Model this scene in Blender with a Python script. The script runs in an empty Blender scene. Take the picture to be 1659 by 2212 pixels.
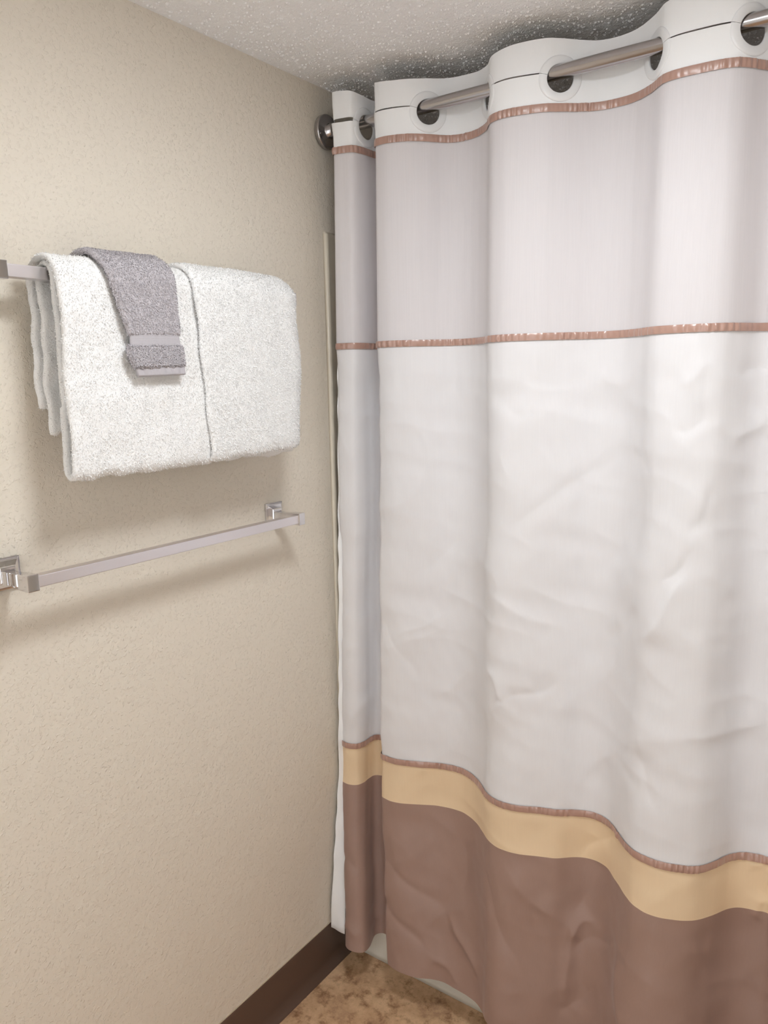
import bpy, math, random
import numpy as np
from mathutils import Matrix, Vector

random.seed(7)
rng = np.random.default_rng(7)
scene = bpy.context.scene
COL = scene.collection

# ------------------------------------------------------------------ camera
# the photograph's vanishing points (1659 x 2212 frame) fix lens and rotation
FR_W, FR_H = 1659.0, 2212.0
pcx, pcy = FR_W / 2, FR_H / 2
VY = np.array([2022.0, 792.0])
VX = np.array([-1523.0, 865.0])
FPX = math.sqrt(-((VY[0] - pcx) * (VX[0] - pcx) + (VY[1] - pcy) * (VX[1] - pcy)))
dy_ = np.array([VY[0] - pcx, VY[1] - pcy, FPX]); dy_ /= np.linalg.norm(dy_)
dx_ = -np.array([VX[0] - pcx, VX[1] - pcy, FPX]); dx_ /= np.linalg.norm(dx_)
dz_ = np.cross(dx_, dy_); dz_ /= np.linalg.norm(dz_)
ROT = np.stack([dx_, dy_, dz_])
CAM_Z = 1.5
cam_data = bpy.data.cameras.new('camera')
cam_data.sensor_fit = 'HORIZONTAL'
cam_data.sensor_width = 36.0
cam_data.lens = FPX / FR_W * 36.0
cam_data.clip_start = 0.02
cam = bpy.data.objects.new('camera', cam_data)
COL.objects.link(cam)
right, up, back = ROT[:, 0], -ROT[:, 1], -ROT[:, 2]
cam.matrix_world = Matrix(((right[0], up[0], back[0], 0.0),
                           (right[1], up[1], back[1], 0.0),
                           (right[2], up[2], back[2], CAM_Z),
                           (0, 0, 0, 1)))
scene.camera = cam

# ------------------------------------------------------------------ world, exposure
world = bpy.data.worlds.new('world')
scene.world = world
world.use_nodes = True
world.node_tree.nodes['Background'].inputs['Color'].default_value = (0.92, 0.965, 1.0, 1)
world.node_tree.nodes['Background'].inputs['Strength'].default_value = 3.3      # added fill light, entering through the made-up doorway behind the viewer
scene.view_settings.view_transform = 'Standard'
scene.view_settings.look = 'None'
scene.view_settings.gamma = 1.0
scene.view_settings.use_curve_mapping = False
scene.view_settings.exposure = -0.21

cy = scene.cycles                            # keep light paths short enough for a small closed room
cy.max_bounces = 6
cy.diffuse_bounces = 4
cy.glossy_bounces = 3
cy.transmission_bounces = 3
cy.transparent_max_bounces = 5
cy.caustics_reflective = False
cy.caustics_refractive = False
cy.use_adaptive_sampling = True
cy.adaptive_min_samples = 16
cy.adaptive_threshold = 0.12

LAMP_POS = (-0.39, 0.74, 2.132)
LAMP_STRENGTH = 54.0
LAMP_COLOR = (0.92, 0.965, 1.0)

# ------------------------------------------------------------------ room numbers (metres)
XW = -1.159        # face of the towel wall
XR = 0.365         # face of the opposite wall
YF = -0.95         # face of the wall behind the camera
YT = 1.419         # foot of the tub apron
YB = 2.18          # face of the wall behind the tub
ZC = 2.134         # ceiling
ROD_Y, ROD_Z = 1.4217, 2.042


# ------------------------------------------------------------------ helpers
def srgb(r, g, b):
    def f(c):
        c /= 255.0
        return c / 12.92 if c <= 0.04045 else ((c + 0.055) / 1.055) ** 2.4
    return (f(r), f(g), f(b), 1.0)


def new_mesh(name, verts, faces, mat, parent=None, smooth=True, kind=None):
    me = bpy.data.meshes.new(name)
    verts = np.asarray(verts, dtype=np.float64)
    me.from_pydata(verts.tolist(), [], [list(map(int, f)) for f in faces])
    me.update()
    if smooth:
        me.polygons.foreach_set('use_smooth', [True] * len(me.polygons))
    if mat:
        me.materials.append(mat)
    o = bpy.data.objects.new(name, me)
    COL.objects.link(o)
    if parent is not None:
        o.parent = parent
        if parent.type == 'EMPTY':
            o.matrix_parent_inverse = Matrix.Translation(parent.location).inverted()
    if kind:
        o['kind'] = kind
    return o


def thing(name, label, cat, loc=(0, 0, 0), group=None):
    o = bpy.data.objects.new(name, None)
    o.empty_display_size = 0.05
    o.location = loc
    COL.objects.link(o)
    o['label'] = label
    o['category'] = cat
    if group:
        o['group'] = group
    return o


def tag(o, label, cat, group=None):
    o['label'] = label
    o['category'] = cat
    if group:
        o['group'] = group


def struct(o, label=None):
    o['kind'] = 'structure'
    if label:
        o['label'] = label
    return o


def box_geo(x0, x1, y0, y1, z0, z1):
    v = [(x0, y0, z0), (x1, y0, z0), (x1, y1, z0), (x0, y1, z0),
         (x0, y0, z1), (x1, y0, z1), (x1, y1, z1), (x0, y1, z1)]
    f = [(0, 3, 2, 1), (4, 5, 6, 7), (0, 1, 5, 4), (1, 2, 6, 5), (2, 3, 7, 6), (3, 0, 4, 7)]
    return v, f


def box(name, x0, x1, y0, y1, z0, z1, mat, parent=None, bevel=0.0, segs=2):
    v, f = box_geo(x0, x1, y0, y1, z0, z1)
    o = new_mesh(name, v, f, mat, parent, smooth=bevel > 0)
    if bevel > 0:
        m = o.modifiers.new('bevel', 'BEVEL')
        m.width = bevel
        m.segments = segs
        m.limit_method = 'ANGLE'
        m.harden_normals = True
    return o


def lathe(profile, axis, centre, n=48):
    """profile: list of (radius, along); axis 'x' 'y' 'z'"""
    V, F = [], []
    for r, a in profile:
        for k in range(n):
            t = 2 * math.pi * k / n
            c, s = r * math.cos(t), r * math.sin(t)
            p = {'x': (a, c, s), 'y': (c, a, s), 'z': (c, s, a)}[axis]
            V.append((p[0] + centre[0], p[1] + centre[1], p[2] + centre[2]))
    for i in range(len(profile) - 1):
        for k in range(n):
            k2 = (k + 1) % n
            F.append((i * n + k, i * n + k2, (i + 1) * n + k2, (i + 1) * n + k))
    return V, F


def extrude_profile(profile, y0, y1, ny=2, cap=True):
    """profile: closed list of (x, z); swept along y"""
    n = len(profile)
    ys = np.linspace(y0, y1, ny)
    V = [(x, y, z) for y in ys for x, z in profile]
    F = []
    for j in range(ny - 1):
        for i in range(n):
            i2 = (i + 1) % n
            F.append((j * n + i, (j + 1) * n + i, (j + 1) * n + i2, j * n + i2))
    if cap:
        F.append(tuple(range(n)))
        F.append(tuple(range((ny - 1) * n, ny * n))[::-1])
    return V, F


def grid_faces(nu, nv):
    i, j = np.meshgrid(np.arange(nu - 1), np.arange(nv - 1), indexing='ij')
    a = (i * nv + j).ravel()
    return np.stack([a, a + nv, a + nv + 1, a + 1], 1)


def grid_normals(C):
    du = np.gradient(C, axis=0)
    dv = np.gradient(C, axis=1)
    n = np.cross(du, dv)
    n /= np.linalg.norm(n, axis=2, keepdims=True) + 1e-12
    return n


def sheet_solid(C, t):
    """closed cloth slab around a centre grid C (nu, nv, 3), t a thickness"""
    nu, nv = C.shape[:2]
    n = grid_normals(C)
    A = (C + n * t / 2).reshape(-1, 3)
    B = (C - n * t / 2).reshape(-1, 3)
    F = grid_faces(nu, nv)
    off = nu * nv
    faces = F.tolist() + (F[:, ::-1] + off).tolist()
    V = [A, B]
    border = [(i, 0) for i in range(nu)] + [(nu - 1, j) for j in range(1, nv)] + \
             [(i, nv - 1) for i in range(nu - 2, -1, -1)] + [(0, j) for j in range(nv - 2, 0, -1)]
    M = []
    for (i, j) in border:
        o = np.zeros(3)
        if i == 0: o += C[0, j] - C[1, j]
        if i == nu - 1: o += C[-1, j] - C[-2, j]
        if j == 0: o += C[i, 0] - C[i, 1]
        if j == nv - 1: o += C[i, -1] - C[i, -2]
        o /= np.linalg.norm(o) + 1e-12
        M.append(C[i, j] + o * t * 0.45)
    V.append(np.array(M))
    nb = len(border)
    base = 2 * off
    for k in range(nb):
        k2 = (k + 1) % nb
        a = border[k][0] * nv + border[k][1]
        b = border[k2][0] * nv + border[k2][1]
        faces.append([a, b, base + k2, base + k][::-1])
        faces.append([a + off, base + k, base + k2, b + off][::-1])
    return np.concatenate(V), faces


def smooth_noise(P, freq, seed, octaves=3):
    """cheap smooth pseudo noise: sums of sines in random directions; P (..., 3)"""
    r = np.random.default_rng(seed)
    out = np.zeros(P.shape[:-1])
    amp, tot = 1.0, 0.0
    for o in range(octaves):
        for k in range(5):
            d = r.normal(size=3)
            d /= np.linalg.norm(d)
            out += amp * np.sin((P @ d) * freq * r.uniform(0.7, 1.4) * 2 * math.pi + r.uniform(0, 6.28))
        tot += amp * 2.2
        amp *= 0.5
        freq *= 2.03
    return out / tot


# ------------------------------------------------------------------ materials
def mat_base(name, color, rough=0.6, metallic=0.0, spec=0.5):
    m = bpy.data.materials.new(name)
    m.use_nodes = True
    b = m.node_tree.nodes['Principled BSDF']
    b.inputs['Base Color'].default_value = color
    b.inputs['Roughness'].default_value = rough
    b.inputs['Metallic'].default_value = metallic
    b.inputs['Specular IOR Level'].default_value = spec
    return m, m.node_tree, b


def add_noise(nt, scale, detail=3.0, rough=0.5, vec_scale=None):
    tc = nt.nodes.new('ShaderNodeTexCoord')
    n = nt.nodes.new('ShaderNodeTexNoise')
    n.inputs['Scale'].default_value = scale
    n.inputs['Detail'].default_value = detail
    n.inputs['Roughness'].default_value = rough
    if vec_scale:
        mp = nt.nodes.new('ShaderNodeMapping')
        mp.inputs['Scale'].default_value = vec_scale
        nt.links.new(tc.outputs['Object'], mp.inputs['Vector'])
        nt.links.new(mp.outputs['Vector'], n.inputs['Vector'])
    else:
        nt.links.new(tc.outputs['Object'], n.inputs['Vector'])
    return n


def add_ramp(nt, src, stops):
    r = nt.nodes.new('ShaderNodeValToRGB')
    els = r.color_ramp.elements
    while len(els) < len(stops):
        els.new(0.5)
    for e, (p, c) in zip(els, stops):
        e.position = p
        e.color = c
    nt.links.new(src, r.inputs['Fac'])
    return r


def add_bump(nt, bsdf, height, strength, distance, prev=None):
    b = nt.nodes.new('ShaderNodeBump')
    b.inputs['Strength'].default_value = strength
    b.inputs['Distance'].default_value = distance
    nt.links.new(height, b.inputs['Height'])
    if prev is not None:
        nt.links.new(prev.outputs['Normal'], b.inputs['Normal'])
    nt.links.new(b.outputs['Normal'], bsdf.inputs['Normal'])
    return b


def make_wall_mat(name, color):
    m, nt, b = mat_base(name, color, 0.62, spec=0.3)
    # orange-peel / knockdown texture: soft dapple plus sparse little ridges
    n1 = add_noise(nt, 55, 1.0, 0.5)
    n2 = add_noise(nt, 150, 2.0, 0.6)
    r2 = add_ramp(nt, n2.outputs['Fac'], [(0.57, (0, 0, 0, 1)), (0.66, (1, 1, 1, 1))])
    n3 = add_noise(nt, 230, 1.0, 0.5)
    r3 = add_ramp(nt, n3.outputs['Fac'], [(0.60, (0, 0, 0, 1)), (0.70, (1, 1, 1, 1))])
    b1 = add_bump(nt, b, n1.outputs['Fac'], 0.45, 0.0040)
    b2 = add_bump(nt, b, r2.outputs['Color'], 0.55, 0.0011, b1)
    add_bump(nt, b, r3.outputs['Color'], 0.45, 0.0008, b2)
    return m


M_WALL = make_wall_mat('cream_wall_paint', srgb(230, 221, 207))
M_CEIL, nt, b = mat_base('ceiling_white', srgb(250, 249, 249), 0.85, spec=0.2)
n = add_noise(nt, 130, 3.0, 0.6)
add_bump(nt, b, n.outputs['Fac'], 0.6, 0.006)

M_BASE, nt, b = mat_base('brown_vinyl_base', srgb(96, 75, 64), 0.42, spec=0.4)
n = add_noise(nt, 30, 2.0)
add_bump(nt, b, n.outputs['Fac'], 0.1, 0.001)

M_CAULK, _, _ = mat_base('caulk', srgb(205, 192, 172), 0.6)

M_FLOOR, nt, b = mat_base('mottled_vinyl_floor', srgb(150, 110, 80), 0.42, spec=0.4)
n1 = add_noise(nt, 11.0, 7.0, 0.68)
n2 = add_noise(nt, 26.0, 6.0, 0.72)
r1 = add_ramp(nt, n1.outputs['Fac'], [(0.28, srgb(150, 114, 90)), (0.45, srgb(202, 164, 128)),
                                      (0.58, srgb(224, 188, 150)), (0.74, srgb(182, 138, 108))])
r2 = add_ramp(nt, n2.outputs['Fac'], [(0.34, srgb(150, 122, 100)), (0.50, (1, 1, 1, 1))])
mx = nt.nodes.new('ShaderNodeMix')
mx.data_type = 'RGBA'
mx.blend_type = 'MULTIPLY'
mx.inputs['Factor'].default_value = 0.75
nt.links.new(r1.outputs['Color'], mx.inputs['A'])
nt.links.new(r2.outputs['Color'], mx.inputs['B'])
nt.links.new(mx.outputs['Result'], b.inputs['Base Color'])
add_bump(nt, b, n2.outputs['Fac'], 0.15, 0.001)

M_TUB, _, _ = mat_base('white_tub_enamel', srgb(228, 224, 212), 0.2)
M_SURR, _, _ = mat_base('ivory_surround', srgb(226, 216, 198), 0.35)

M_CHROME, _, _ = mat_base('polished_chrome', srgb(222, 220, 222), 0.06, 1.0)
M_SATIN, nt, b = mat_base('satin_aluminium', srgb(240, 236, 240), 0.30, 1.0)
n = add_noise(nt, 60, 2.0, 0.5, (20, 0.3, 20))
add_bump(nt, b, n.outputs['Fac'], 0.04, 0.0005)
M_ROD, nt, b = mat_base('brushed_steel', srgb(188, 184, 184), 0.2, 1.0)
n = add_noise(nt, 60, 2.0, 0.5, (0.2, 20, 20))
add_bump(nt, b, n.outputs['Fac'], 0.05, 0.0005)


def make_cloth(name, color, rough=0.8, sheen=0.2, trans=0.0, streak=0.0, bump=0.15, thr=0.0, spec=0.25):
    m, nt, b = mat_base(name, color, rough, spec=spec)
    b.inputs['Sheen Weight'].default_value = sheen
    b.inputs['Sheen Roughness'].default_value = 0.4
    w = add_noise(nt, 1.0, 2.0, 0.6, (420, 420, 6))
    if streak > 0:
        c2 = tuple(c * (1 - streak) for c in color[:3]) + (1,)
        r = add_ramp(nt, w.outputs['Fac'], [(0.3, c2), (0.7, color)])
        nt.links.new(r.outputs['Color'], b.inputs['Base Color'])
    add_bump(nt, b, w.outputs['Fac'], bump, 0.0004)
    out = nt.nodes['Material Output']
    last = b.outputs['BSDF']
    if trans > 0:
        t = nt.nodes.new('ShaderNodeBsdfTranslucent')
        t.inputs['Color'].default_value = color
        mix = nt.nodes.new('ShaderNodeMixShader')
        mix.inputs['Fac'].default_value = trans
        nt.links.new(last, mix.inputs[1])
        nt.links.new(t.outputs['BSDF'], mix.inputs[2])
        last = mix.outputs['Shader']
    if thr > 0:
        t = nt.nodes.new('ShaderNodeBsdfTransparent')
        mix = nt.nodes.new('ShaderNodeMixShader')
        mix.inputs['Fac'].default_value = thr
        nt.links.new(last, mix.inputs[1])
        nt.links.new(t.outputs['BSDF'], mix.inputs[2])
        last = mix.outputs['Shader']
    nt.links.new(last, out.inputs['Surface'])
    return m


M_WHITE = make_cloth('white_polyester', srgb(238, 236, 238), 0.7, 0.15, 0.08, 0.02, 0.12)
M_HEAD = make_cloth('white_header_twill', srgb(250, 250, 251), 0.75, 0.15, 0.03, 0.01, 0.1)
M_SHEER = make_cloth('white_sheer_voile', srgb(234, 229, 231), 0.75, 0.12, 0.10, 0.03, 0.15, thr=0.05)
M_TAN = make_cloth('tan_polyester', srgb(246, 220, 184), 0.62, 0.15, 0.1, 0.02, 0.12)
M_BROWN = make_cloth('mauve_brown_polyester', srgb(165, 136, 124), 0.5, 0.2, 0.06, 0.03, 0.12, spec=0.35)
M_RIB = make_cloth('rose_brown_satin', srgb(178, 141, 127), 0.32, 0.3, 0.0, 0.0, 0.05, spec=0.9)
M_RING, _, _ = mat_base('white_plastic_ring', srgb(238, 238, 239), 0.35)


def make_terry(name, color, scale):
    m, nt, b = mat_base(name, color, 0.95, spec=0.1)
    b.inputs['Sheen Weight'].default_value = 0.3
    n = add_noise(nt, scale, 3.0, 0.6)
    r = add_ramp(nt, n.outputs['Fac'], [(0.3, tuple(c * 0.93 for c in color[:3]) + (1,)), (0.65, color)])
    nt.links.new(r.outputs['Color'], b.inputs['Base Color'])
    add_bump(nt, b, n.outputs['Fac'], 0.6, 0.0022)
    t = nt.nodes.new('ShaderNodeBsdfTranslucent')
    t.inputs['Color'].default_value = color
    mix = nt.nodes.new('ShaderNodeMixShader')
    mix.inputs['Fac'].default_value = 0.06
    nt.links.new(b.outputs['BSDF'], mix.inputs[1])
    nt.links.new(t.outputs['BSDF'], mix.inputs[2])
    nt.links.new(mix.outputs['Shader'], nt.nodes['Material Output'].inputs['Surface'])
    return m


M_TOWEL = make_terry('white_terry', srgb(253, 252, 251), 300)
M_CLOTH = make_terry('grey_terry', srgb(206, 200, 204), 330)
M_DOBBY = make_cloth('grey_flat_weave', srgb(184, 179, 183), 0.7, 0.1, 0, 0.03, 0.3)
M_PAINTMETAL, _, _ = mat_base('white_enamel_metal', srgb(235, 233, 230), 0.4)
M_GLOW = bpy.data.materials.new('lit_diffuser')
M_GLOW.use_nodes = True
nt = M_GLOW.node_tree
em = nt.nodes.new('ShaderNodeEmission')
em.inputs['Color'].default_value = LAMP_COLOR + (1,)
em.inputs['Strength'].default_value = LAMP_STRENGTH
nt.links.new(em.outputs['Emission'], nt.nodes['Material Output'].inputs['Surface'])
M_DOOR, _, _ = mat_base('white_door_paint', srgb(228, 224, 216), 0.5)

# ------------------------------------------------------------------ room shell
T = 0.1
o = box('wall_left', XW - T, XW, YF - T, YB + T, 0, ZC, M_WALL); struct(o, 'cream textured wall carrying the two towel bars')
o = box('wall_right', XR, XR + T, YF - T, YB + T, 0, ZC, M_WALL); struct(o, 'cream wall on the right of the room')
DX0, DX1, DZ = -0.62, 0.18, 2.02        # unseen doorway added behind the viewer to let the fill light in
V, F = [], []
for (xa, xb, za, zb_) in ((XW, DX0, 0, ZC), (DX1, XR, 0, ZC), (DX0, DX1, DZ, ZC)):
    v, f = box_geo(xa, xb, YF - T, YF, za, zb_)
    F += [tuple(q + len(V) for q in ff) for ff in f]
    V += v
o = new_mesh('wall_front', V, F, M_WALL, smooth=False); struct(o, 'cream wall behind the viewer with a doorway added for fill light')
o = box('wall_back', XW, XR, YB, YB + T, 0, ZC, M_WALL); struct(o, 'cream wall behind the bathtub')
o = box('floor', XW - T, XR + T, YF - T, YB + T, -0.06, 0.0, M_FLOOR); struct(o, 'mottled brown stone-look vinyl floor')
ceil = box('ceiling', XW - T, XR + T, YF - T, YB + T, ZC, ZC + 0.08, M_CEIL); struct(ceil, 'white popcorn textured ceiling')

# popcorn grains on the ceiling: little low domes
NG = 42000
gx = rng.uniform(XW + 0.004, XR, NG)
gy = rng.uniform(-0.1, YB, NG)
keep = (np.hypot(gx - LAMP_POS[0], gy - LAMP_POS[1]) > 0.18)
gx, gy = gx[keep], gy[keep]
NG = len(gx)
gr = 0.0008 + 0.0022 * rng.uniform(0, 1, NG) ** 2.2
ga = rng.uniform(0, 6.28, NG)
ge = rng.uniform(0.8, 2.0, NG)
V, Fq = [], []
K = 6
th = np.arange(K) * 2 * math.pi / K
lev = [(1.0, 0.0), (0.75, 0.75)]
rings_ = []
for (rr, hh) in lev:
    cx = np.cos(th)[None, :] * gr[:, None] * rr * ge[:, None]
    cy = np.sin(th)[None, :] * gr[:, None] * rr
    X = gx[:, None] + cx * np.cos(ga)[:, None] - cy * np.sin(ga)[:, None]
    Y = gy[:, None] + cx * np.sin(ga)[:, None] + cy * np.cos(ga)[:, None]
    Z = np.full_like(X, ZC + 0.0002) - hh * gr[:, None] * 0.9
    rings_.append(np.stack([X, Y, Z], 2))
tip = np.stack([gx, gy, ZC - gr * 1.15], 1)[:, None, :]
allv = np.concatenate(rings_ + [tip], 1)
per = 2 * K + 1
faces = []
for k in range(K):
    k2 = (k + 1) % K
    faces.append([k, K + k, K + k2, k2])
base = (np.arange(NG) * per)[:, None, None]
quads = (base + np.array(faces)[None]).reshape(-1, 4).tolist()
tris = (base + np.array([[K + k, 2 * K, K + (k + 1) % K] for k in range(K)])[None]).reshape(-1, 3).tolist()
o = new_mesh('popcorn_grain', allv.reshape(-1, 3), quads + tris, M_CEIL, ceil)
o['kind'] = 'stuff'

# brown vinyl cove base with a toe, along the towel wall
prof = [(XW, 0.0), (XW + 0.022, 0.0), (XW + 0.0224, 0.0024), (XW + 0.0170, 0.0050), (XW + 0.0115, 0.0105),
        (XW + 0.0070, 0.0195), (XW + 0.0048, 0.030), (XW + 0.0038, 0.108), (XW + 0.003, 0.1135), (XW + 0.0015, 0.116), (XW, 0.116)]
V, F = extrude_profile(prof, YF, YT - 0.003, 12)
o = new_mesh('baseboard_left', V, F, M_BASE); struct(o, 'dark brown vinyl cove base along the towel wall')
m = o.modifiers.new('b', 'BEVEL'); m.width = 0.0006; m.segments = 1; m.limit_method = 'ANGLE'
caulk = box('caulk_line', XW, XW + 0.0018, YF, 1.40, 0.1155, 0.1185, M_CAULK, o)
V, F = extrude_profile([(2 * XW - x if False else XR - (x - XW), z) for x, z in prof][::-1], YF, YT - 0.003, 4)
o = new_mesh('baseboard_right', V, F, M_BASE); struct(o, 'dark brown vinyl cove base along the right wall')

# ivory tub surround panels (only the front edge and top of the left one can be seen)
sv = 1.405
prof = [(XW, sv), (XW + 0.005, sv + 0.001), (XW + 0.008, sv + 0.004), (XW + 0.009, sv + 0.009), (XW + 0.006, sv + 0.014),
        (XW + 0.0055, sv + 0.03), (XW + 0.0055, YB), (XW, YB)]
nz = 2
V = [(x, y, z) for z in (0.36, 1.823, 1.8295) for x, y in prof]
for k, (x, y) in enumerate(prof):          # rounded top lip
    V[2 * len(prof) + k] = (XW + (x - XW) * 0.45, y if k else y + 0.003, 1.8295)
F = []
n_ = len(prof)
for j in range(2):
    for i in range(n_):
        i2 = (i + 1) % n_
        F.append((j * n_ + i, j * n_ + i2, (j + 1) * n_ + i2, (j + 1) * n_ + i))
F.append(tuple(range(2 * n_, 3 * n_)))
o = new_mesh('trim_1', V, F, M_SURR); struct(o, 'ivory edge of the tub surround panel on the left wall')
# foot of the same edge beside the apron
o2 = box('trim_2', XW, XW + 0.0055, sv + 0.004, YT - 0.001, 0.12, 0.361, M_SURR, bevel=0.002); struct(o2, 'ivory foot of the tub surround edge')
o = box('trim_3', XW + 0.006, XR - 0.006, YB - 0.006, YB, 0.36, 1.83, M_SURR); struct(o, 'ivory surround panel on the back wall of the tub')
o = box('trim_4', XR - 0.006, XR, 1.43, YB, 0.36, 1.83, M_SURR); struct(o, 'ivory surround panel on the right end of the tub')

# white casing round the added fill-light doorway behind the viewer
d = new_mesh('trim_5', *(lambda parts: ([p for v, f in parts for p in v], [tuple(q + 8 * k for q in ff) for k, (v, f) in enumerate(parts) for ff in f]))(
    [box_geo(DX0 - 0.06, DX0, YF, YF + 0.014, 0, DZ + 0.06), box_geo(DX1, DX1 + 0.06, YF, YF + 0.014, 0, DZ + 0.06), box_geo(DX0, DX1, YF, YF + 0.014, DZ, DZ + 0.06)]),
    M_DOOR, smooth=False)
struct(d, 'white casing of the added fill-light doorway behind the viewer')

# ------------------------------------------------------------------ ceiling lamp
lamp = thing('ceiling_light', 'round flush ceiling light with a shallow glowing diffuser', 'ceiling light', LAMP_POS)
V, F = lathe([(0.0, ZC), (0.155, ZC), (0.158, ZC - 0.006), (0.158, ZC - 0.046), (0.153, ZC - 0.050), (0.147, ZC - 0.050), (0.147, ZC - 0.012), (0.0, ZC - 0.012)],
             'z', (LAMP_POS[0], LAMP_POS[1], 0), 56)
new_mesh('lamp_pan', V, F, M_PAINTMETAL, lamp)
pr = []
for k in range(6):
    a = k / 5 * math.pi / 2
    pr.append((0.1455 * math.cos(a) if k < 5 else 0.0, ZC - 0.022 - 0.046 * math.sin(a)))
V, F = lathe(pr, 'z', (LAMP_POS[0], LAMP_POS[1], 0), 28)
new_mesh('diffuser', V, F, M_GLOW, lamp)

# ------------------------------------------------------------------ bathtub
tub = thing('bathtub', 'white bathtub with its apron low behind the shower curtain', 'bathtub', ((XW + XR) / 2, (YT + YB) / 2, 0))
RZ = 0.36
x0, x1 = XW + 0.0015, XR - 0.0015
prof = [(YT, 0.0), (YT + 0.004, 0.012), (YT + 0.020, 0.20), (YT + 0.031, RZ - 0.03), (YT + 0.034, RZ - 0.010), (YT + 0.043, RZ),
        (YT + 0.10, RZ), (YT + 0.115, RZ - 0.012), (YT + 0.10, RZ - 0.04), (YT + 0.06, 0.0)]
n_ = len(prof)
V = [(x, y, z) for x in np.linspace(x0, x1, 8) for y, z in prof]
F = []
for j in range(7):
    for i in range(n_):
        i2 = (i + 1) % n_
        F.append((j * n_ + i, (j + 1) * n_ + i, (j + 1) * n_ + i2, j * n_ + i2)[::-1])
F.append(tuple(range(n_))); F.append(tuple(range(7 * n_, 8 * n_))[::-1])
o = new_mesh('apron', V, F, M_TUB, tub)
# basin: rounded rectangle rings sinking to the floor of the tub
def rrect(xa, xb, ya, yb, r, n=8):
    P = []
    for (cx, cy, a0) in ((xb - r, yb - r, 0), (xa + r, yb - r, 90), (xa + r, ya + r, 180), (xb - r, ya + r, 270)):
        for k in range(n + 1):
            a = math.radians(a0 + 90 * k / n)
            P.append((cx + r * math.cos(a), cy + r * math.sin(a)))
    return P
ya, yb = YT + 0.10, YB - 0.008
R_ = [(rrect(x0 + 0.006, x1 - 0.006, ya, yb, 0.004), RZ - 0.001), (rrect(x0 + 0.05, x1 - 0.05, ya + 0.012, yb - 0.05, 0.12), RZ - 0.001),
      (rrect(x0 + 0.06, x1 - 0.06, ya + 0.022, yb - 0.06, 0.12), RZ - 0.02), (rrect(x0 + 0.10, x1 - 0.20, ya + 0.05, yb - 0.09, 0.13), 0.12),
      (rrect(x0 + 0.15, x1 - 0.26, ya + 0.09, yb - 0.13, 0.12), 0.07)]
V, F = [], []
k_ = len(R_[0][0])
for P, z in R_:
    V += [(x, y, z) for x, y in P]
for j in range(len(R_) - 1):
    for i in range(k_):
        i2 = (i + 1) % k_
        F.append((j * k_ + i, j * k_ + i2, (j + 1) * k_ + i2, (j + 1) * k_ + i))
F.append(tuple(range((len(R_) - 1) * k_, len(R_) * k_)))
new_mesh('basin', V, F, M_TUB, tub)

# ------------------------------------------------------------------ curtain rod
rod = thing('curtain_rod', 'brushed steel curtain rod threaded through the shower curtain', 'curtain rod', (XW, ROD_Y, ROD_Z))
V, F = lathe([(0.0125, XW + 0.012), (0.0125, -0.72), (0.0127, -0.70), (0.0127, XR - 0.012)], 'x', (0, ROD_Y, ROD_Z), 40)
new_mesh('rod_tube', V, F, M_ROD, rod)
for s, xf in ((1, XW), (-1, XR)):
    P = [(0.0, 0.0005), (0.034, 0.0005), (0.0365, 0.003), (0.0365, 0.011), (0.0345, 0.0135), (0.0315, 0.0125), (0.029, 0.0135), (0.0175, 0.015), (0.0155, 0.017), (0.0155, 0.030), (0.0128, 0.031)]
    V, F = lathe([(r, xf + s * a) for r, a in P], 'x', (0, ROD_Y, ROD_Z), 48)
    new_mesh('wall_flange', V, F, M_ROD, rod)

# ------------------------------------------------------------------ shower curtain
curtain = thing('shower_curtain', 'white shower curtain with sheer window, rose ribbons, tan band and mauve brown hem', 'shower curtain', (-0.4, 1.40, 0.1))
# plan of the folds at three heights: ribbon under the header, tan / brown seam, hem
NT = [(-1.098, 1.384), (-1.092, 1.371), (-1.071, 1.374), (-1.050, 1.382), (-1.043, 1.410), (-1.042, 1.447), (-1.032, 1.474), (-1.010, 1.474), (-0.999, 1.435),
      (-0.993, 1.388), (-0.978, 1.377), (-0.953, 1.378), (-0.918, 1.391), (-0.890, 1.416), (-0.864, 1.448), (-0.841, 1.462), (-0.812, 1.463),
      (-0.785, 1.454), (-0.755, 1.431), (-0.733, 1.402), (-0.708, 1.390), (-0.676, 1.390), (-0.628, 1.404), (-0.600, 1.423), (-0.572, 1.445),
      (-0.542, 1.461), (-0.505, 1.464), (-0.471, 1.456), (-0.437, 1.431), (-0.412, 1.403), (-0.386, 1.393), (-0.345, 1.393), (-0.318, 1.396),
      (-0.296, 1.404), (-0.279, 1.422), (-0.260, 1.450), (-0.240, 1.464), (-0.205, 1.468), (-0.170, 1.455), (-0.140, 1.425), (-0.115, 1.400),
      (-0.080, 1.392), (-0.035, 1.398), (0.000, 1.422), (0.028, 1.452), (0.065, 1.466), (0.105, 1.456), (0.138, 1.426), (0.168, 1.400),
      (0.215, 1.392), (0.260, 1.394), (0.295, 1.398), (0.325, 1.402)]
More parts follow.
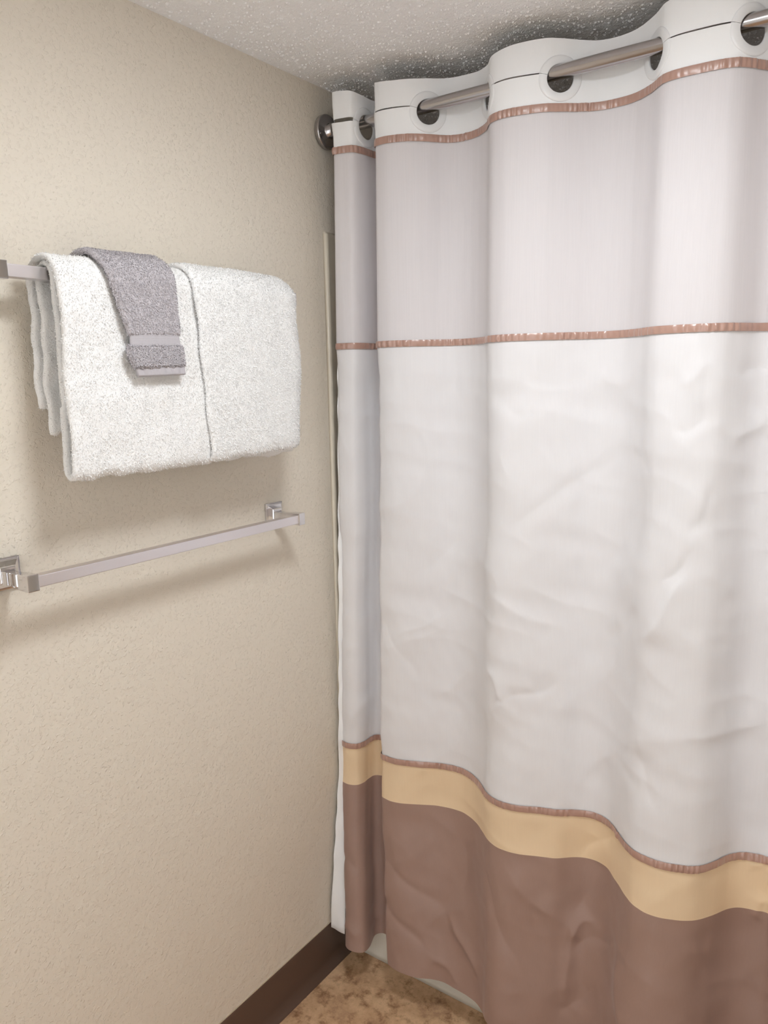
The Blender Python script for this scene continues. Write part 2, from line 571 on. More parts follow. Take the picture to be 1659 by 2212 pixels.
NB = [(-1.150, 1.408), (-1.144, 1.396), (-1.122, 1.392), (-1.101, 1.402), (-1.093, 1.424), (-1.094, 1.448), (-1.088, 1.466), (-1.055, 1.468), (-1.036, 1.432),
      (-1.025, 1.396), (-1.002, 1.388), (-0.966, 1.391), (-0.922, 1.409), (-0.890, 1.424), (-0.858, 1.432), (-0.836, 1.435), (-0.813, 1.433),
      (-0.782, 1.420), (-0.750, 1.395), (-0.727, 1.374), (-0.705, 1.362), (-0.677, 1.357), (-0.644, 1.363), (-0.602, 1.381), (-0.566, 1.393),
      (-0.536, 1.414), (-0.505, 1.425), (-0.472, 1.415), (-0.439, 1.386), (-0.412, 1.358), (-0.388, 1.340), (-0.352, 1.331), (-0.318, 1.338),
      (-0.282, 1.358), (-0.256, 1.394), (-0.236, 1.431), (-0.213, 1.452), (-0.176, 1.462), (-0.150, 1.445), (-0.125, 1.410), (-0.102, 1.375),
      (-0.070, 1.355), (-0.028, 1.360), (0.004, 1.392), (0.030, 1.430), (0.065, 1.452), (0.102, 1.440), (0.135, 1.405), (0.165, 1.375),
      (0.212, 1.360), (0.258, 1.365), (0.293, 1.375), (0.322, 1.385)]
NH = [(-1.094, 1.326), (-1.086, 1.314), (-1.069, 1.308), (-1.049, 1.312), (-1.034, 1.324), (-1.034, 1.348), (-1.046, 1.388), (-1.026, 1.404), (-0.986, 1.378),
      (-0.970, 1.330), (-0.955, 1.320), (-0.928, 1.317), (-0.896, 1.322), (-0.874, 1.330), (-0.846, 1.344), (-0.822, 1.351), (-0.796, 1.351),
      (-0.766, 1.348), (-0.735, 1.340), (-0.712, 1.326), (-0.694, 1.308), (-0.668, 1.296), (-0.640, 1.300), (-0.602, 1.318), (-0.566, 1.335),
      (-0.536, 1.352), (-0.505, 1.360), (-0.472, 1.352), (-0.441, 1.328), (-0.414, 1.300), (-0.390, 1.282), (-0.354, 1.272), (-0.318, 1.280),
      (-0.284, 1.302), (-0.256, 1.335), (-0.236, 1.368), (-0.212, 1.392), (-0.176, 1.400), (-0.148, 1.385), (-0.124, 1.350), (-0.102, 1.318),
      (-0.070, 1.300), (-0.028, 1.306), (0.004, 1.335), (0.030, 1.370), (0.065, 1.392), (0.102, 1.380), (0.135, 1.348), (0.165, 1.318),
      (0.212, 1.302), (0.258, 1.308), (0.293, 1.320), (0.322, 1.332)]
NN = len(NT)
assert len(NB) == NN and len(NH) == NN, (NN, len(NB), len(NH))
Z_T, Z_B, Z_H = 1.977, 0.492, 0.100
Z_TOP = 2.095


def catmull(P, u):
    P = np.asarray(P, float)
    P = np.concatenate([[2 * P[0] - P[1]], P, [2 * P[-1] - P[-2]]])
    i = np.clip(np.floor(u).astype(int), 0, len(P) - 4)
    t = (u - i)[..., None]
    p0, p1, p2, p3 = P[i], P[i + 1], P[i + 2], P[i + 3]
    return 0.5 * ((2 * p1) + (-p0 + p2) * t + (2 * p0 - 5 * p1 + 4 * p2 - p3) * t ** 2 + (-p0 + 3 * p1 - 3 * p2 + p3) * t ** 3)


# creases as seen in the photo: (px, py) -> (px, py), depth, width
CR = [((1330, 985), (1100, 1140), .0030, .020), ((1500, 1235), (1405, 1365), .0065, .014), ((1515, 1180), (1440, 1250), .0045, .012),
      ((1066, 1435), (1104, 1500), .0045, .012), ((1104, 1500), (1200, 1480), .0035, .012), ((1104, 1500), (1075, 1545), .0030, .015),
      ((1470, 930), (1545, 905), .0035, .014), ((1480, 830), (1560, 780), .0040, .018), ((1560, 1050), (1500, 1150), .0045, .018),
      ((1210, 1360), (1060, 1270), .0035, .022), ((1290, 1260), (1330, 1170), .003, .02), ((870, 1370), (940, 1335), .003, .014),
      ((835, 1330), (900, 1460), .0035, .016), ((930, 1510), (1010, 1460), .003, .016), ((1380, 1320), (1300, 1390), .003, .02),
      ((1230, 1710), (1330, 1620), .003, .016), ((1380, 1600), (1440, 1720), .0045, .022), ((1480, 1580), (1650, 1590), .0025, .012),
      ((1090, 850), (1140, 905), .003, .02), ((1280, 800), (1340, 850), .004, .024), ((900, 1240), (1000, 1160), .003, .016),
      ((760, 1560), (800, 1500), .003, .014), ((1600, 820), (1640, 780), .004, .015), ((1590, 960), (1640, 900), .004, .015),
      # brown hem
      ((826, 1830), (960, 1985), .0060, .018), ((960, 1985), (1032, 2110), .0070, .016), ((838, 1930), (930, 2060), .0055, .016),
      ((930, 2060), (985, 2130), .0050, .014), ((985, 1830), (990, 1960), .0040, .016), ((1000, 1960), (930, 2000), .0045, .014),
      ((1050, 1870), (1130, 2080), .0055, .02), ((1110, 1870), (1200, 2010), .0045, .02), ((1215, 2000), (1300, 1890), .006, .02),
      ((1215, 2040), (1260, 2015), .0050, .012), ((1220, 2075), (1300, 2050), .0050, .012), ((1216, 2000), (1214, 2190), .0070, .016),
      ((1200, 2212), (1260, 2160), .006, .018), ((1330, 2060), (1345, 2200), .0045, .018), ((1540, 1990), (1500, 2200), .004, .03),
      ((1595, 2045), (1640, 2010), .004, .014), ((752, 1835), (790, 1875), .003, .012), ((760, 1980), (800, 2000), .003, .014),
      ((1240, 1870), (1330, 1790), .0035, .010), ((1600, 1930), (1655, 1890), .004, .014)]


def px_to_xz(u, v, y):
    d = ROT @ np.array([u - pcx, v - pcy, FPX])
    t = y / d[1]
    return t * d[0], CAM_Z + t * d[2]


def y_at(v):                                  # rough curtain depth by picture row
    return np.interp(v, [200, 1750, 2150], [1.42, 1.40, 1.34])


CRW = [(px_to_xz(*a, y_at(a[1])), px_to_xz(*b, y_at(b[1])), dpt, w) for a, b, dpt, w in CR]


def crease(x, z):
    d = np.zeros_like(x)
    for k, ((ax, az), (bx, bz), dpt, w) in enumerate(CRW):
        L = math.hypot(bx - ax, bz - az) + 1e-9
        tx, tz = (bx - ax) / L, (bz - az) / L
        s = ((x - ax) * tx + (z - az) * tz) / L
        q = -(x - ax) * tz + (z - az) * tx
        win = np.exp(-np.clip(np.abs(s - 0.5) - 0.25, 0, None) ** 2 / 0.05)
        q = q + 0.006 * np.sin(s * 5 + k) * win          # creases bow a little
        qa = np.sqrt(q * q + 0.0035 ** 2) - 0.0035
        ridge = np.exp(-qa / np.where(q > 0, w * 1.5, w * 0.7))
        d += dpt * (1.05 if az > 0.5 else 1.35) * ridge * win * (1 if k % 2 else -0.8)
    return d


def softramp(a, k=0.08):
    return k * np.logaddexp(0, a / k)


def surf(u, z, detail=True):
    """u (nu,), z (nv,) -> centre grid (nu, nv, 3) and front normal (nu, nv, 3)"""
    Tn, Bn, Hn = catmull(NT, u), catmull(NB, u), catmull(NH, u)
    zz = np.asarray(z)[None, :]
    t = np.clip((Z_T - zz) / (Z_T - Z_B), 0, None)
    t = softramp(t, 0.02) - 0.02 * math.log(2) * np.exp(-t / 0.05)
    g = softramp((Z_B - zz) / (Z_B - Z_H), 0.06)
    A = Bn - Tn
    kink = (Hn - Bn) - A * ((Z_B - Z_H) / (Z_T - Z_B))
    XY = Tn[:, None, :] + A[:, None, :] * t[..., None] + kink[:, None, :] * g[..., None]
    P = np.concatenate([XY, np.broadcast_to(zz[..., None], XY.shape[:2] + (1,))], 2)
    tg = np.gradient(XY, axis=0)
    tg /= np.linalg.norm(tg, axis=2, keepdims=True) + 1e-12
    nrm = np.stack([tg[..., 1], -tg[..., 0], np.zeros(tg.shape[:2])], 2)
    if detail:
        x = P[..., 0]
        zg = P[..., 2]
        below = np.clip((1.565 - zg) / 0.08, 0, 1)
        above = 1 - np.clip((1.57 - zg) / 0.03, 0, 1)
        d = crease(x, zg) * below
        d += below * 0.0016 * smooth_noise(P * np.array([1, 0.4, 0.8]), 7.0, 3, 3)
        rg = np.sqrt(smooth_noise(P * np.array([1.2, 0, 0.9]), 2.6, 17, 2) ** 2 + 0.0004)
        rg2 = np.sqrt(smooth_noise(P * np.array([1.0, 0, 1.3]), 5.5, 29, 2) ** 2 + 0.0009)
        d -= below * (0.0052 * rg + 0.0016 * rg2)          # crumple left from packing
        # gathers hanging from the middle ribbon and faint vertical pulls in the sheer
        gath = np.sin(x * 310 + 2 * np.sin(x * 37)) * 0.5 + np.sin(x * 190 + 1.3)
        d += 0.0007 * gath * np.exp(-np.clip(1.565 - zg, 0, None) / 0.06) * below
        d += 0.0002 * (np.sin(x * 260 + 1.5 * np.sin(x * 23)) + 0.7 * np.sin(x * 117)) * above * np.clip((1.985 - zg) / 0.02, 0, 1)
        P = P + nrm * d[..., None]
    return P, nrm


US = np.linspace(0, NN - 1, (NN - 1) * 12 + 1)


def curtain_panel(name, zs, mat, us=US, lift=0.0):
    P, N = surf(us, zs)
    P = P + N * lift
    return new_mesh(name, P.reshape(-1, 3), grid_faces(len(us), len(zs)), mat, curtain)


# --- rings sit where the cloth crosses the rod
pt = catmull(NT, US)
cross = []
for k in range(len(US) - 1):
    a, b = pt[k, 1] - ROD_Y, pt[k + 1, 1] - ROD_Y
    if a * b < 0:
        cross.append(US[k] + (US[k + 1] - US[k]) * a / (a - b))
Z_RING = 2.0305
RI, RO = 0.0245, 0.0395
Z_SLIT = 2.0405
rings = []
for u0 in cross:
    c = catmull(NT, np.array([u0]))[0]
    tg = (catmull(NT, np.array([u0 + 0.15]))[0] - catmull(NT, np.array([u0 - 0.15]))[0])
    tg /= np.linalg.norm(tg)
    rings.append((u0, c, tg))

# --- header with holes and slits
HU = np.linspace(0, NN - 1, (NN - 1) * 22 + 1)
front_seg = [(-1.0, cross[0])] + [(cross[k], cross[k + 1]) for k in range(1, len(cross) - 1, 2)]
if len(cross) % 2 == 0:
    front_seg.append((cross[-1], NN + 1.0))
gap = np.zeros(len(HU))
for i, (a, b) in enumerate(front_seg):
    aa, bb = max(a, 0.15), min(b, NN - 1.2)
    f = (HU - aa) / (bb - aa)
    amp = 0.0100 if i == 0 else 0.0034
    gg = amp * np.clip(np.sin(np.clip(f, 0, 1) * math.pi), 0, None) ** 0.6
    gap = np.maximum(gap, np.where((f > 0) & (f < 1), np.maximum(gg, 0.0006), 0))
zl = np.linspace(Z_T + 0.004, Z_SLIT, 28)
zu = np.linspace(Z_SLIT, Z_TOP, 24)
Pl, Nl = surf(HU, zl)
Pu, Nu = surf(HU, zu)
fall_l = np.clip((zl - (Z_SLIT - 0.03)) / 0.03, 0, 1)
fall_u = np.clip(((Z_SLIT + 0.03) - zu) / 0.03, 0, 1)
Pl[..., 2] -= (gap * 0.55)[:, None] * fall_l[None]
Pu[..., 2] += (gap * 0.45)[:, None] * fall_u[None]
Pu[..., 2] += 0.0035 * np.sin(HU * 0.9 + 0.4)[:, None] * np.clip((zu - 2.05) / 0.045, 0, 1)[None]
Pl += Nl * ((gap * 0.45)[:, None] * fall_l[None])[..., None]
Pu -= Nu * ((gap * 0.25)[:, None] * fall_u[None])[..., None]
# the header leans out a touch at its folded top edge
V = np.concatenate([Pl.reshape(-1, 3), Pu.reshape(-1, 3)])
nl, nu_ = len(zl), len(zu)
Fl = grid_faces(len(HU), nl)
Fu = grid_faces(len(HU), nu_) + len(HU) * nl
F = np.concatenate([Fl, Fu])
remap = np.arange(len(V))
for i in range(len(HU)):
    if gap[i] == 0:
        remap[len(HU) * nl + i * nu_] = i * nl + nl - 1
F = remap[F]
cen = V[F].mean(1)
keepf = np.ones(len(F), bool)
ph = catmull(NT, HU)
al_h = np.concatenate([[0], np.cumsum(np.linalg.norm(np.diff(ph, axis=0), axis=1))])
HUm = (HU[:-1] + HU[1:]) / 2
fu = np.concatenate([np.repeat(HUm, nl - 1), np.repeat(HUm, nu_ - 1)])
for u0, c, tg in rings:
    ss = np.interp(fu, HU, al_h) - np.interp(u0, HU, al_h)
    keepf &= ~(ss ** 2 + (cen[:, 2] - Z_RING) ** 2 < (RI + 0.005) ** 2)
F = F[keepf]
used = np.unique(F)
inv = np.full(len(V), -1)
inv[used] = np.arange(len(used))
new_mesh('header_panel', V[used], inv[F], M_HEAD, curtain)

# --- the rings themselves: flat C-shaped collars with a raised lip
for i, (u0, c, tg) in enumerate(rings):
    nrm = np.array([tg[1], -tg[0]])
    prof = [(RI, -0.0014), (RI - 0.0006, 0.0), (RI, 0.0019), (RI + 0.0012, 0.0026), (RO - 0.004, 0.0024), (RO - 0.0012, 0.0018), (RO, 0.0006), (RO, -0.0009), (RO - 0.003, -0.0022), (RI + 0.002, -0.0022)]
    side = math.pi if i % 2 == 0 else 0.0          # slit on the side of the front-hanging cloth
    dz = Z_SLIT - Z_RING
    a0 = math.asin(dz / RO)
    a_slit = (math.pi - a0) if side else a0
    g = 0.012
    angs = np.linspace(a_slit + g, a_slit + 2 * math.pi - g, 65)
    V, F = [], []
    uu = np.linspace(u0 - 3.2, u0 + 3.2, 641)
    pp = catmull(NT, np.clip(uu, 0, NN - 1))
    al = np.concatenate([[0], np.cumsum(np.linalg.norm(np.diff(pp, axis=0), axis=1))])
    al -= np.interp(u0, uu, al)
    tt_ = np.gradient(pp, axis=0)
    tt_ /= np.linalg.norm(tt_, axis=1, keepdims=True) + 1e-12
    for a in angs:
        for r, h in prof:
            q = r * math.cos(a)
            px_, py_ = np.interp(q, al, pp[:, 0]), np.interp(q, al, pp[:, 1])
            nx_, ny_ = np.interp(q, al, tt_[:, 1]), -np.interp(q, al, tt_[:, 0])
            V.append((px_ + nx_ * h, py_ + ny_ * h, Z_RING + r * math.sin(a)))
    n_ = len(prof)
    for j in range(len(angs) - 1):
        for k in range(n_):
            k2 = (k + 1) % n_
            F.append((j * n_ + k, j * n_ + k2, (j + 1) * n_ + k2, (j + 1) * n_ + k))
    F.append(tuple(range(n_))[::-1]); F.append(tuple(range((len(angs) - 1) * n_, len(angs) * n_)))
    o = new_mesh('ring', V, F, M_RING, curtain)
    m = o.modifiers.new('e', 'EDGE_SPLIT'); m.split_angle = math.radians(50)

# --- fabric panels
Z_MID, Z_LOW = 1.572, 0.597
curtain_panel('sheer_window', np.linspace(Z_MID, Z_T + 0.004, 60), M_SHEER)
curtain_panel('white_panel', np.linspace(Z_LOW, Z_MID, 260), M_WHITE, np.linspace(0, NN - 1, (NN - 1) * 14 + 1))
curtain_panel('tan_band', np.linspace(Z_B, Z_LOW, 30), M_TAN, np.linspace(0, NN - 1, (NN - 1) * 14 + 1))
zh = np.linspace(Z_H, Z_B, 110)
br = curtain_panel('brown_hem_panel', zh, M_BROWN, np.linspace(0, NN - 1, (NN - 1) * 14 + 1))


# --- satin ribbons, gathered
def ribbon(zc, h, seed):
    us = np.linspace(0, NN - 1, (NN - 1) * 44 + 1)
    zs = np.linspace(zc - h / 2, zc + h / 2, 7)
    P, N = surf(us, zs)
    arc = np.concatenate([[0], np.cumsum(np.linalg.norm(np.diff(P[:, 3, :2], axis=0), axis=1))])
    r = np.random.default_rng(seed)
    puck = np.zeros(len(us))
    for k in range(14):
        f = r.uniform(70, 210)
        puck += np.sin(arc * 2 * math.pi * f * 0.55 + r.uniform(0, 6.28)) * r.uniform(0.4, 1)
    puck /= 4.0
    puck *= 0.70 + 0.40 * np.sin(arc * 2 * math.pi * 6.5 + seed)      # gathers come and go along the length
    prof = np.sin(np.linspace(0, math.pi, 7)) ** 0.6
    lift = 0.0022 + 0.0009 * prof[None, :] + 0.0020 * puck[:, None] * (0.35 + 0.65 * prof[None, :])
    P = P + N * lift[..., None]
    P[..., 2] += (0.0005 * puck * np.sin(arc * 900))[:, None] * 0.6
    return new_mesh('ribbon', P.reshape(-1, 3), grid_faces(len(us), len(zs)), M_RIB, curtain)


ribbon(Z_T + 0.004, 0.0145, 1)
ribbon(Z_MID, 0.0135, 2)
ribbon(Z_LOW, 0.0150, 3)

# --- white lining edge that shows at the wall end of the curtain
zs = np.linspace(0.108, 1.56, 120)
ts = np.linspace(0, 1, 14)
LE = []
for t_ in ts:
    row = []
    for z_ in zs:
        k = np.clip((1.56 - z_) / 1.45, 0, 1)
        # outer edge swings towards the wall low down
        ox = np.interp(z_, [0.108, 0.25, 0.5, 0.9, 1.3, 1.56], [-1.1515, -1.1500, -1.1490, -1.138, -1.121, -1.111])
        oy = np.interp(z_, [0.108, 0.25, 0.5, 0.9, 1.3, 1.56], [1.338, 1.352, 1.386, 1.392, 1.388, 1.386])
        ix = np.interp(z_, [0.108, 0.25, 0.5, 0.9, 1.3, 1.56], [-1.112, -1.118, -1.135, -1.118, -1.106, -1.100])
        iy = np.interp(z_, [0.108, 0.25, 0.5, 0.9, 1.3, 1.56], [1.345, 1.366, 1.412, 1.405, 1.398, 1.394])
        w = 0.0026 * math.sin(z_ * 23 + t_ * 2) * math.sin(t_ * math.pi) + 0.0018 * math.sin(z_ * 61 + 1.5 * math.sin(z_ * 17)) * (1 - t_)
        row.append((ox + (ix - ox) * t_ , oy + (iy - oy) * t_ + w, z_ - 0.006 * t_ * (z_ < 0.12)))
    LE.append(row)
LE = np.array(LE)
V, F = sheet_solid(LE, 0.0012)
o = new_mesh('lining_edge', V, F, M_HEAD, curtain)
o['label'] = 'white lining edge showing beside the wall'


# ------------------------------------------------------------------ towel bars
BAR_D, Y0, Y1 = 0.072, 0.598, 1.203


def towel_bar(zb, label):
    t = thing('towel_bar', label, 'towel bar', (XW, (Y0 + Y1) / 2, zb), 'chrome towel bars on the cream wall')
    hb = 0.0092
    box('bar', XW + BAR_D - hb, XW + BAR_D + hb, Y0 + 0.006, Y1 - 0.006, zb - hb, zb + hb, M_SATIN, t, bevel=0.0012)
    for yc, s in ((Y0, 1), (Y1, -1)):
        # stepped, sloped square wall plate
        V, F = [], []
        for half, d_ in ((0.0255, 0.0), (0.0255, 0.0045), (0.0225, 0.0060), (0.0215, 0.0060), (0.0135, 0.0125), (0.0120, 0.0150)):
            V += [(XW + d_, yc - half, zb + 0.004 - half), (XW + d_, yc + half, zb + 0.004 - half), (XW + d_, yc + half, zb + 0.004 + half), (XW + d_, yc - half, zb + 0.004 + half)]
        for j in range(5):
            for i in range(4):
                i2 = (i + 1) % 4
                F.append((j * 4 + i, j * 4 + i2, (j + 1) * 4 + i2, (j + 1) * 4 + i))
        F.append((20, 21, 22, 23))
        p = new_mesh('wall_plate', V, F, M_CHROME, t, smooth=False)
        m = p.modifiers.new('b', 'BEVEL'); m.width = 0.0008; m.segments = 2; m.limit_method = 'ANGLE'
        # post: square arm, narrow at the waist, growing to a square socket head that grips the bar end
        secs = [(0.012, 0.0115, 0.0125), (0.022, 0.0085, 0.0105), (0.034, 0.0078, 0.0105), (0.048, 0.0085, 0.0115),
                (0.058, 0.0095, 0.0125), (0.0845, 0.0095, 0.0130)]
        V, F = [], []
        for d_, hy, hz in secs:
            oy = 0.0
            V += [(XW + d_, yc - hy + oy, zb - hz), (XW + d_, yc + hy + oy, zb - hz), (XW + d_, yc + hy + oy, zb + hz), (XW + d_, yc - hy + oy, zb + hz)]
        for j in range(len(secs) - 1):
            for i in range(4):
                i2 = (i + 1) % 4
                F.append((j * 4 + i, j * 4 + i2, (j + 1) * 4 + i2, (j + 1) * 4 + i))
        F.append((3, 2, 1, 0)); q = (len(secs) - 1) * 4
        F.append((q, q + 1, q + 2, q + 3))
        p = new_mesh('post', V, F, M_CHROME, t, smooth=False)
        m = p.modifiers.new('b', 'BEVEL'); m.width = 0.0012; m.segments = 2; m.limit_method = 'ANGLE'
    return t


ZU, ZLB = 1.661, 1.2075
towel_bar(ZU, 'upper towel bar, mostly hidden under the folded white bath towel')
towel_bar(ZLB, 'bare lower towel bar on the wall below the white towel')


# ------------------------------------------------------------------ towels
def round_path(pts, step):
    """polyline of (d, z) -> evenly spaced points"""
    pts = np.asarray(pts, float)
    s = np.concatenate([[0], np.cumsum(np.linalg.norm(np.diff(pts, axis=0), axis=1))])
    n = max(3, int(s[-1] / step))
    q = np.linspace(0, s[-1], n)
    return np.stack([np.interp(q, s, pts[:, 0]), np.interp(q, s, pts[:, 1])], 1)


def arc(cx, cz, rx, rz, a0, a1, n=14):
    return [(cx + rx * math.cos(math.radians(a)), cz + rz * math.sin(math.radians(a))) for a in np.linspace(a0, a1, n)]


def tufts(name, obj_mesh_v, faces, n, length, width, mat, parent, seed, sel=None):
    """short terry loops standing off a cloth surface"""
    r = np.random.default_rng(seed)
    F = np.array([f for f in faces if len(f) == 4])
    V = np.asarray(obj_mesh_v)
    a, b, c, d = (V[F[:, k]] for k in range(4))
    nrm = np.cross(c - a, d - b)
    area = np.linalg.norm(nrm, axis=1)
    nrm /= area[:, None] + 1e-12
    w = area.copy()
    if sel is not None:
        w *= sel((a + b + c + d) / 4, nrm)
    idx = r.choice(len(F), n, p=w / w.sum())
    s, t = r.uniform(size=(2, n))[..., None]
    P = (a[idx] * (1 - s) + b[idx] * s) * (1 - t) + (d[idx] * (1 - s) + c[idx] * s) * t
    N = nrm[idx]
    T_ = r.normal(size=(n, 3)) + np.array([0, 0, -0.8])
    T_ -= (T_ * N).sum(1, keepdims=True) * N
    T_ /= np.linalg.norm(T_, axis=1, keepdims=True) + 1e-9
    S = np.cross(N, T_)
    L = length * r.uniform(0.6, 1.2, (n, 1))
    W = width * r.uniform(0.7, 1.2, (n, 1))
    p0 = P - S * W / 2 - N * 0.0004
    p1 = P + S * W / 2 - N * 0.0004
    q0 = P - S * W / 2 + N * L * 0.62 + T_ * L * 0.30
    q1 = P + S * W / 2 + N * L * 0.62 + T_ * L * 0.30
    e = P + N * L * 0.55 + T_ * L * 0.85
    VV = np.stack([p0, p1, q1, q0, e], 1).reshape(-1, 3)
    base = np.arange(n)[:, None] * 5
    FF = (base + np.array([[0, 1, 2, 3]])).tolist() + (base + np.array([[3, 2, 4]])).tolist()
    return new_mesh(name, VV, FF, mat, parent, kind='stuff')


def swept_towel(path, y_of, ny, rough, seed, thick):
    """path (np,2) in (d,z); y_of(t, s) gives y of column t in 0..1 at path fraction s"""
    npth = len(path)
    C = np.zeros((npth, ny, 3))
    ts = np.linspace(0, 1, ny)
    for i in range(npth):
        s = i / (npth - 1)
        C[i, :, 0] = XW + path[i, 0]
        C[i, :, 1] = y_of(ts, s)
        C[i, :, 2] = path[i, 1]
    return C


# --- bath towel: folded across so the front ends in a soft fold, slung over the upper bar
towel = thing('bath_towel', 'thick white terry bath towel folded over the upper bar', 'towel', (XW + 0.07, 0.92, 1.35))
cxb = 0.071
outer = [(0.030, 1.470), (0.031, 1.55), (0.0325, 1.64)] + arc(cxb, 1.652, 0.0385, 0.0365, 178, 0, 22) + \
        [(0.1095, 1.60), (0.1085, 1.50), (0.1080, 1.42), (0.1078, 1.378)]
fold = arc(0.0975, 1.374, 0.0103, 0.0155, 0, -180, 14)
inner = [(0.0872, 1.42), (0.0880, 1.50), (0.0890, 1.60), (0.0895, 1.640)] + arc(cxb, 1.653, 0.0190, 0.0235, 0, 180, 18) + \
        [(0.0515, 1.62), (0.050, 1.55), (0.0485, 1.432)]
path = round_path(outer + fold + inner, 0.0042)
C = swept_towel(path, lambda t, s: 0.668 + (1.166 - 0.668) * t, 118, 0, 1, 0.01)
sfrac = np.linspace(0, 1, len(path))[:, None]
P0 = C.copy()
# soft irregularity: edges wander, face undulates, bottom fold sags unevenly
front = (C[..., 0] > XW + 0.08)
C[..., 1] += 0.0014 * np.sin(C[..., 2] * 40 + 1.0) * np.abs(np.linspace(-1, 1, 118))[None] ** 4
C[..., 1] += np.where(sfrac > 0.6, 0.004, 0.0) * (1 - np.linspace(0, 1, 118))[None]
nrm = grid_normals(C)
sgn = np.sign((nrm[..., 0] * (C[..., 0] - (XW + cxb))).sum())
C += nrm * (0.0018 * smooth_noise(P0, 9.0, 21, 3))[..., None]
C[..., 2] += np.clip((1.42 - P0[..., 2]) / 0.05, 0, 1) * 0.0030 * smooth_noise(P0 * np.array([0, 1, 0]), 16, 5, 2)
C[..., 0] -= np.where(P0[..., 0] > XW + 0.09, 0.0045 * np.clip((P0[..., 1] - 0.935) / 0.02, 0, 1), 0)
back_end = P0[..., 0] < XW + 0.06
C[..., 2] += np.where(back_end & (P0[..., 2] < 1.50), 0.006 * np.sin(P0[..., 1] * 110) * np.clip((1.50 - P0[..., 2]) / 0.06, 0, 1), 0)
C[..., 0] += np.where(back_end & (P0[..., 2] < 1.62), 0.0025 * np.sin(P0[..., 2] * 95) * np.clip((0.72 - P0[..., 1]) / 0.05, 0, 1), 0)
V, F = sheet_solid(C, 0.0098)
V = V + 0.0005 * smooth_noise(V, 150, 4, 2)[:, None] * np.array([1, 0.3, 0.3])
body = new_mesh('towel_body', V, F, M_TOWEL, towel)
tufts('terry_pile', V, F, 70000, 0.0028, 0.0011, M_TOWEL, towel, 3,
      lambda c, n: np.where((c[:, 1] > 0.93) & (c[:, 0] > XW + 0.10), 0.05, 1.0) * np.where(c[:, 0] > XW + 0.10, 1.0, 0.45))

# the folded-over flap on the half nearer the curtain
outer2 = [(0.020, 1.500), (0.021, 1.56), (0.0225, 1.64)] + arc(cxb, 1.652, 0.0485, 0.0465, 178, 0, 22) + \
         [(0.1200, 1.60), (0.1190, 1.50), (0.1183, 1.42), (0.1180, 1.378), (0.1160, 1.366), (0.1115, 1.3615)]
path2 = round_path(outer2, 0.0042)


def flap_y(t, s):
    left = np.interp(s, [0, 0.33, 0.5, 1], [0.915, 0.905, 0.915, 0.938])
    return left + (1.176 - left) * t


C = swept_towel(path2, flap_y, 64, 0, 2, 0.01)
P0 = C.copy()
tt = np.linspace(0, 1, 64)
roll = np.clip((tt - 0.86) / 0.14, 0, 1) ** 2.5
C[..., 0] -= (0.010 * roll)[None] * np.clip((P0[..., 0] - XW - cxb) / 0.045, 0, 1)      # right edge rolls in
C[..., 2] -= (0.016 * roll)[None] * np.clip((P0[..., 2] - 1.652) / 0.045, 0, 1)         # and its top corner droops
C[..., 1] -= 0.010 * np.clip((P0[..., 2] - 1.67) / 0.03, 0, 1) * (tt ** 4)[None]
C[..., 1] += (0.004 * np.sin(P0[..., 2] * 26)) * (tt ** 3)[None]
C[..., 1] += (0.0018 * np.sin(P0[..., 2] * 60)) * ((1 - tt) ** 3)[None]
nrm = grid_normals(C)
C += nrm * (0.0020 * smooth_noise(P0, 8.0, 31, 3))[..., None]
C[..., 2] += np.clip((1.43 - P0[..., 2]) / 0.06, 0, 1) * (0.010 * tt[None] ** 1.5 + 0.002 * smooth_noise(P0 * np.array([0, 1, 0]), 18, 8, 2))
V, F = sheet_solid(C, 0.0102)
V = V + 0.0005 * smooth_noise(V, 150, 6, 2)[:, None] * np.array([1, 0.3, 0.3])
flap = new_mesh('folded_flap', V, F, M_TOWEL, towel)
tufts('terry_pile', V, F, 46000, 0.0030, 0.0011, M_TOWEL, towel, 4, lambda c, n: np.where(c[:, 0] > XW + 0.10, 1.0, 0.5))

# --- grey washcloth lying over the towel
wash = thing('washcloth', 'grey terry washcloth with woven band draped over the white towel', 'washcloth', (XW + 0.12, 0.83, 1.512))
wp = [(0.0165, 1.60), (0.018, 1.645)] + arc(cxb, 1.652, 0.0520, 0.0495, 178, 0, 24) + [(0.1235, 1.615), (0.1260, 1.575), (0.1285, 1.54), (0.1300, 1.5115)]
wpath = round_path(wp, 0.0024)
s_all = np.concatenate([[0], np.cumsum(np.linalg.norm(np.diff(wpath, axis=0), axis=1))])
WL = s_all[-1]


def wash_rows(z_lo, z_hi, front_only=True):
    apex = np.argmax(wpath[:, 1])
    idx = np.arange(len(wpath))
    return np.where((idx > apex) & (wpath[:, 1] >= z_lo - 1e-6) & (wpath[:, 1] <= z_hi + 1e-6))[0]


def wash_left(z, fr):
    return np.where(fr, np.interp(z, [1.50, 1.512, 1.545, 1.58, 1.62, 1.66, 1.70], [0.781, 0.780, 0.768, 0.770, 0.757, 0.745, 0.735]), 0.735)


def wash_right(z, fr):
    return np.where(fr, np.interp(z, [1.50, 1.512, 1.545, 1.58, 1.62, 1.66, 1.70], [0.872, 0.872, 0.871, 0.868, 0.868, 0.866, 0.860]), 0.858)


apex = int(np.argmax(wpath[:, 1]))


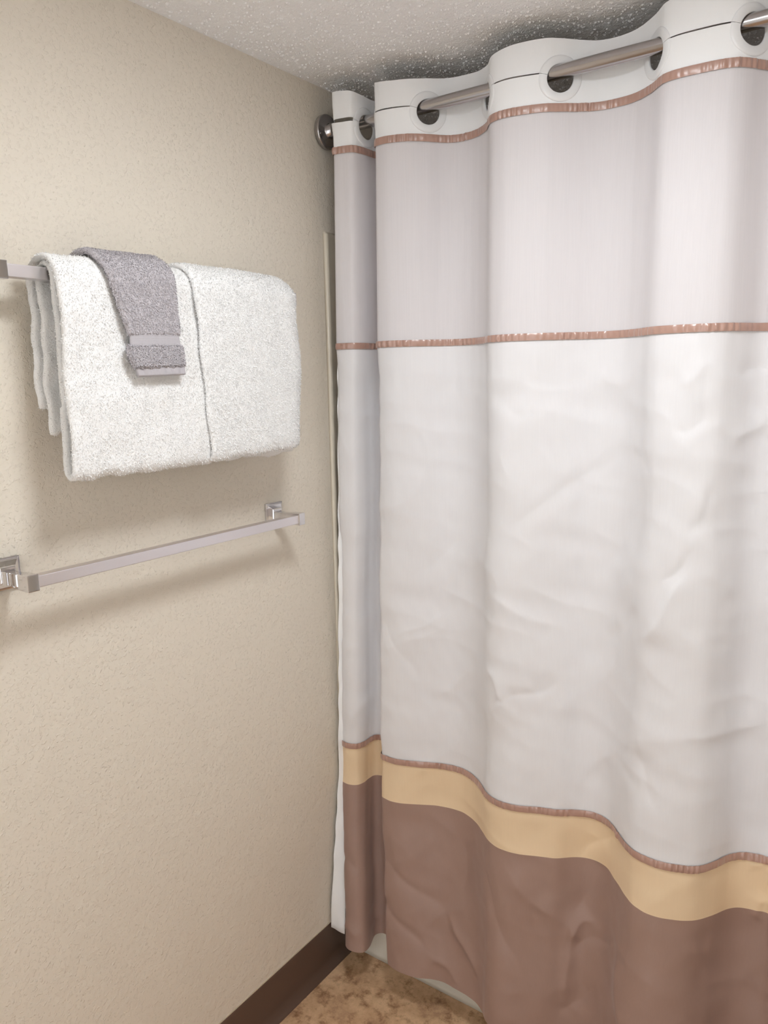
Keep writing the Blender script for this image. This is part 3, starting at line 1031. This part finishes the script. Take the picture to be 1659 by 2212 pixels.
def wash_grid(i0, i1, ny, sub=1):
    ii = np.linspace(i0, i1, (i1 - i0) * sub + 1)
    C = np.zeros((len(ii), ny, 3))
    ts = np.linspace(0, 1, ny)
    for k, q in enumerate(ii):
        d_ = np.interp(q, np.arange(len(wpath)), wpath[:, 0])
        z_ = np.interp(q, np.arange(len(wpath)), wpath[:, 1])
        fr = q > apex
        yl, yr = wash_left(z_, fr), wash_right(z_, fr)
        C[k, :, 0] = XW + d_ + 0.0015 * np.sin(ts * 5.0 + z_ * 20)
        C[k, :, 1] = yl + (yr - yl) * ts
        C[k, :, 2] = z_ + 0.0025 * ts * (1 if fr else 0)
    return C


def idx_at(z):
    fr = np.arange(apex, len(wpath))
    return int(fr[np.argmin(np.abs(wpath[fr, 1] - z))])


i_band0, i_band1, i_hem = idx_at(1.5765), idx_at(1.5555), idx_at(1.5250)
last = len(wpath) - 1
ny = 60
C = wash_grid(0, i_band0, ny)
C += grid_normals(C) * (0.0008 * smooth_noise(C, 20, 41, 2))[..., None]
V, F = sheet_solid(C, 0.0085)
new_mesh('upper_terry', V, F, M_CLOTH, wash)
tufts('terry_pile', V, F, 30000, 0.0030, 0.0010, M_CLOTH, wash, 5)
# folded inner leaf just behind the left edge
# flat woven (dobby) band
C = wash_grid(i_band0, i_band1, ny, 2)
C[..., 1] += np.interp(np.linspace(0, 1, ny), [0, 0.2, 1], [0.003, 0.0, -0.0015])[None]
V, F = sheet_solid(C, 0.0055)
band = new_mesh('woven_band', V, F, M_DOBBY, wash)
# little raised stitches on the band
sv_, sf_ = [], []
nrmC = grid_normals(C)
mid_rows = [0.25, 0.42, 0.58, 0.75]
for rI, fr in enumerate(mid_rows):
    k = int(fr * (C.shape[0] - 1))
    for q in range(34):
        tq = (q + 0.5 + 0.5 * (rI % 2)) / 35
        j = tq * (ny - 1)
        j0 = int(j); f_ = j - j0
        p = C[k, j0] * (1 - f_) + C[k, min(j0 + 1, ny - 1)] * f_
        n_v = nrmC[k, j0]
        if n_v[0] < 0: n_v = -n_v
        p = p + n_v * 0.0027
        b0 = len(sv_)
        sv_ += [p + np.array([0, -0.0011, 0]), p + np.array([0, 0, 0.0007]), p + np.array([0, 0.0011, 0]), p + np.array([0, 0, -0.0007]), p + n_v * 0.0007]
        sf_ += [(b0, b0 + 3, b0 + 4), (b0 + 3, b0 + 2, b0 + 4), (b0 + 2, b0 + 1, b0 + 4), (b0 + 1, b0, b0 + 4)]
o = new_mesh('raised_stitch', sv_, sf_, M_DOBBY, band)
o['kind'] = 'stuff'
C = wash_grid(i_band1, i_hem, ny)
C += grid_normals(C) * (0.0010 * smooth_noise(C, 22, 43, 2))[..., None]
V, F = sheet_solid(C, 0.0095)
new_mesh('lower_terry', V, F, M_CLOTH, wash)
tufts('terry_pile', V, F, 8000, 0.0034, 0.0011, M_CLOTH, wash, 6)
C = wash_grid(i_hem, last, ny, 2)
C[..., 0] += 0.0006 * np.sin(np.linspace(0, 1, ny) * 40)[None]
V, F = sheet_solid(C, 0.0050)
new_mesh('flat_hem', V, F, M_DOBBY, wash)
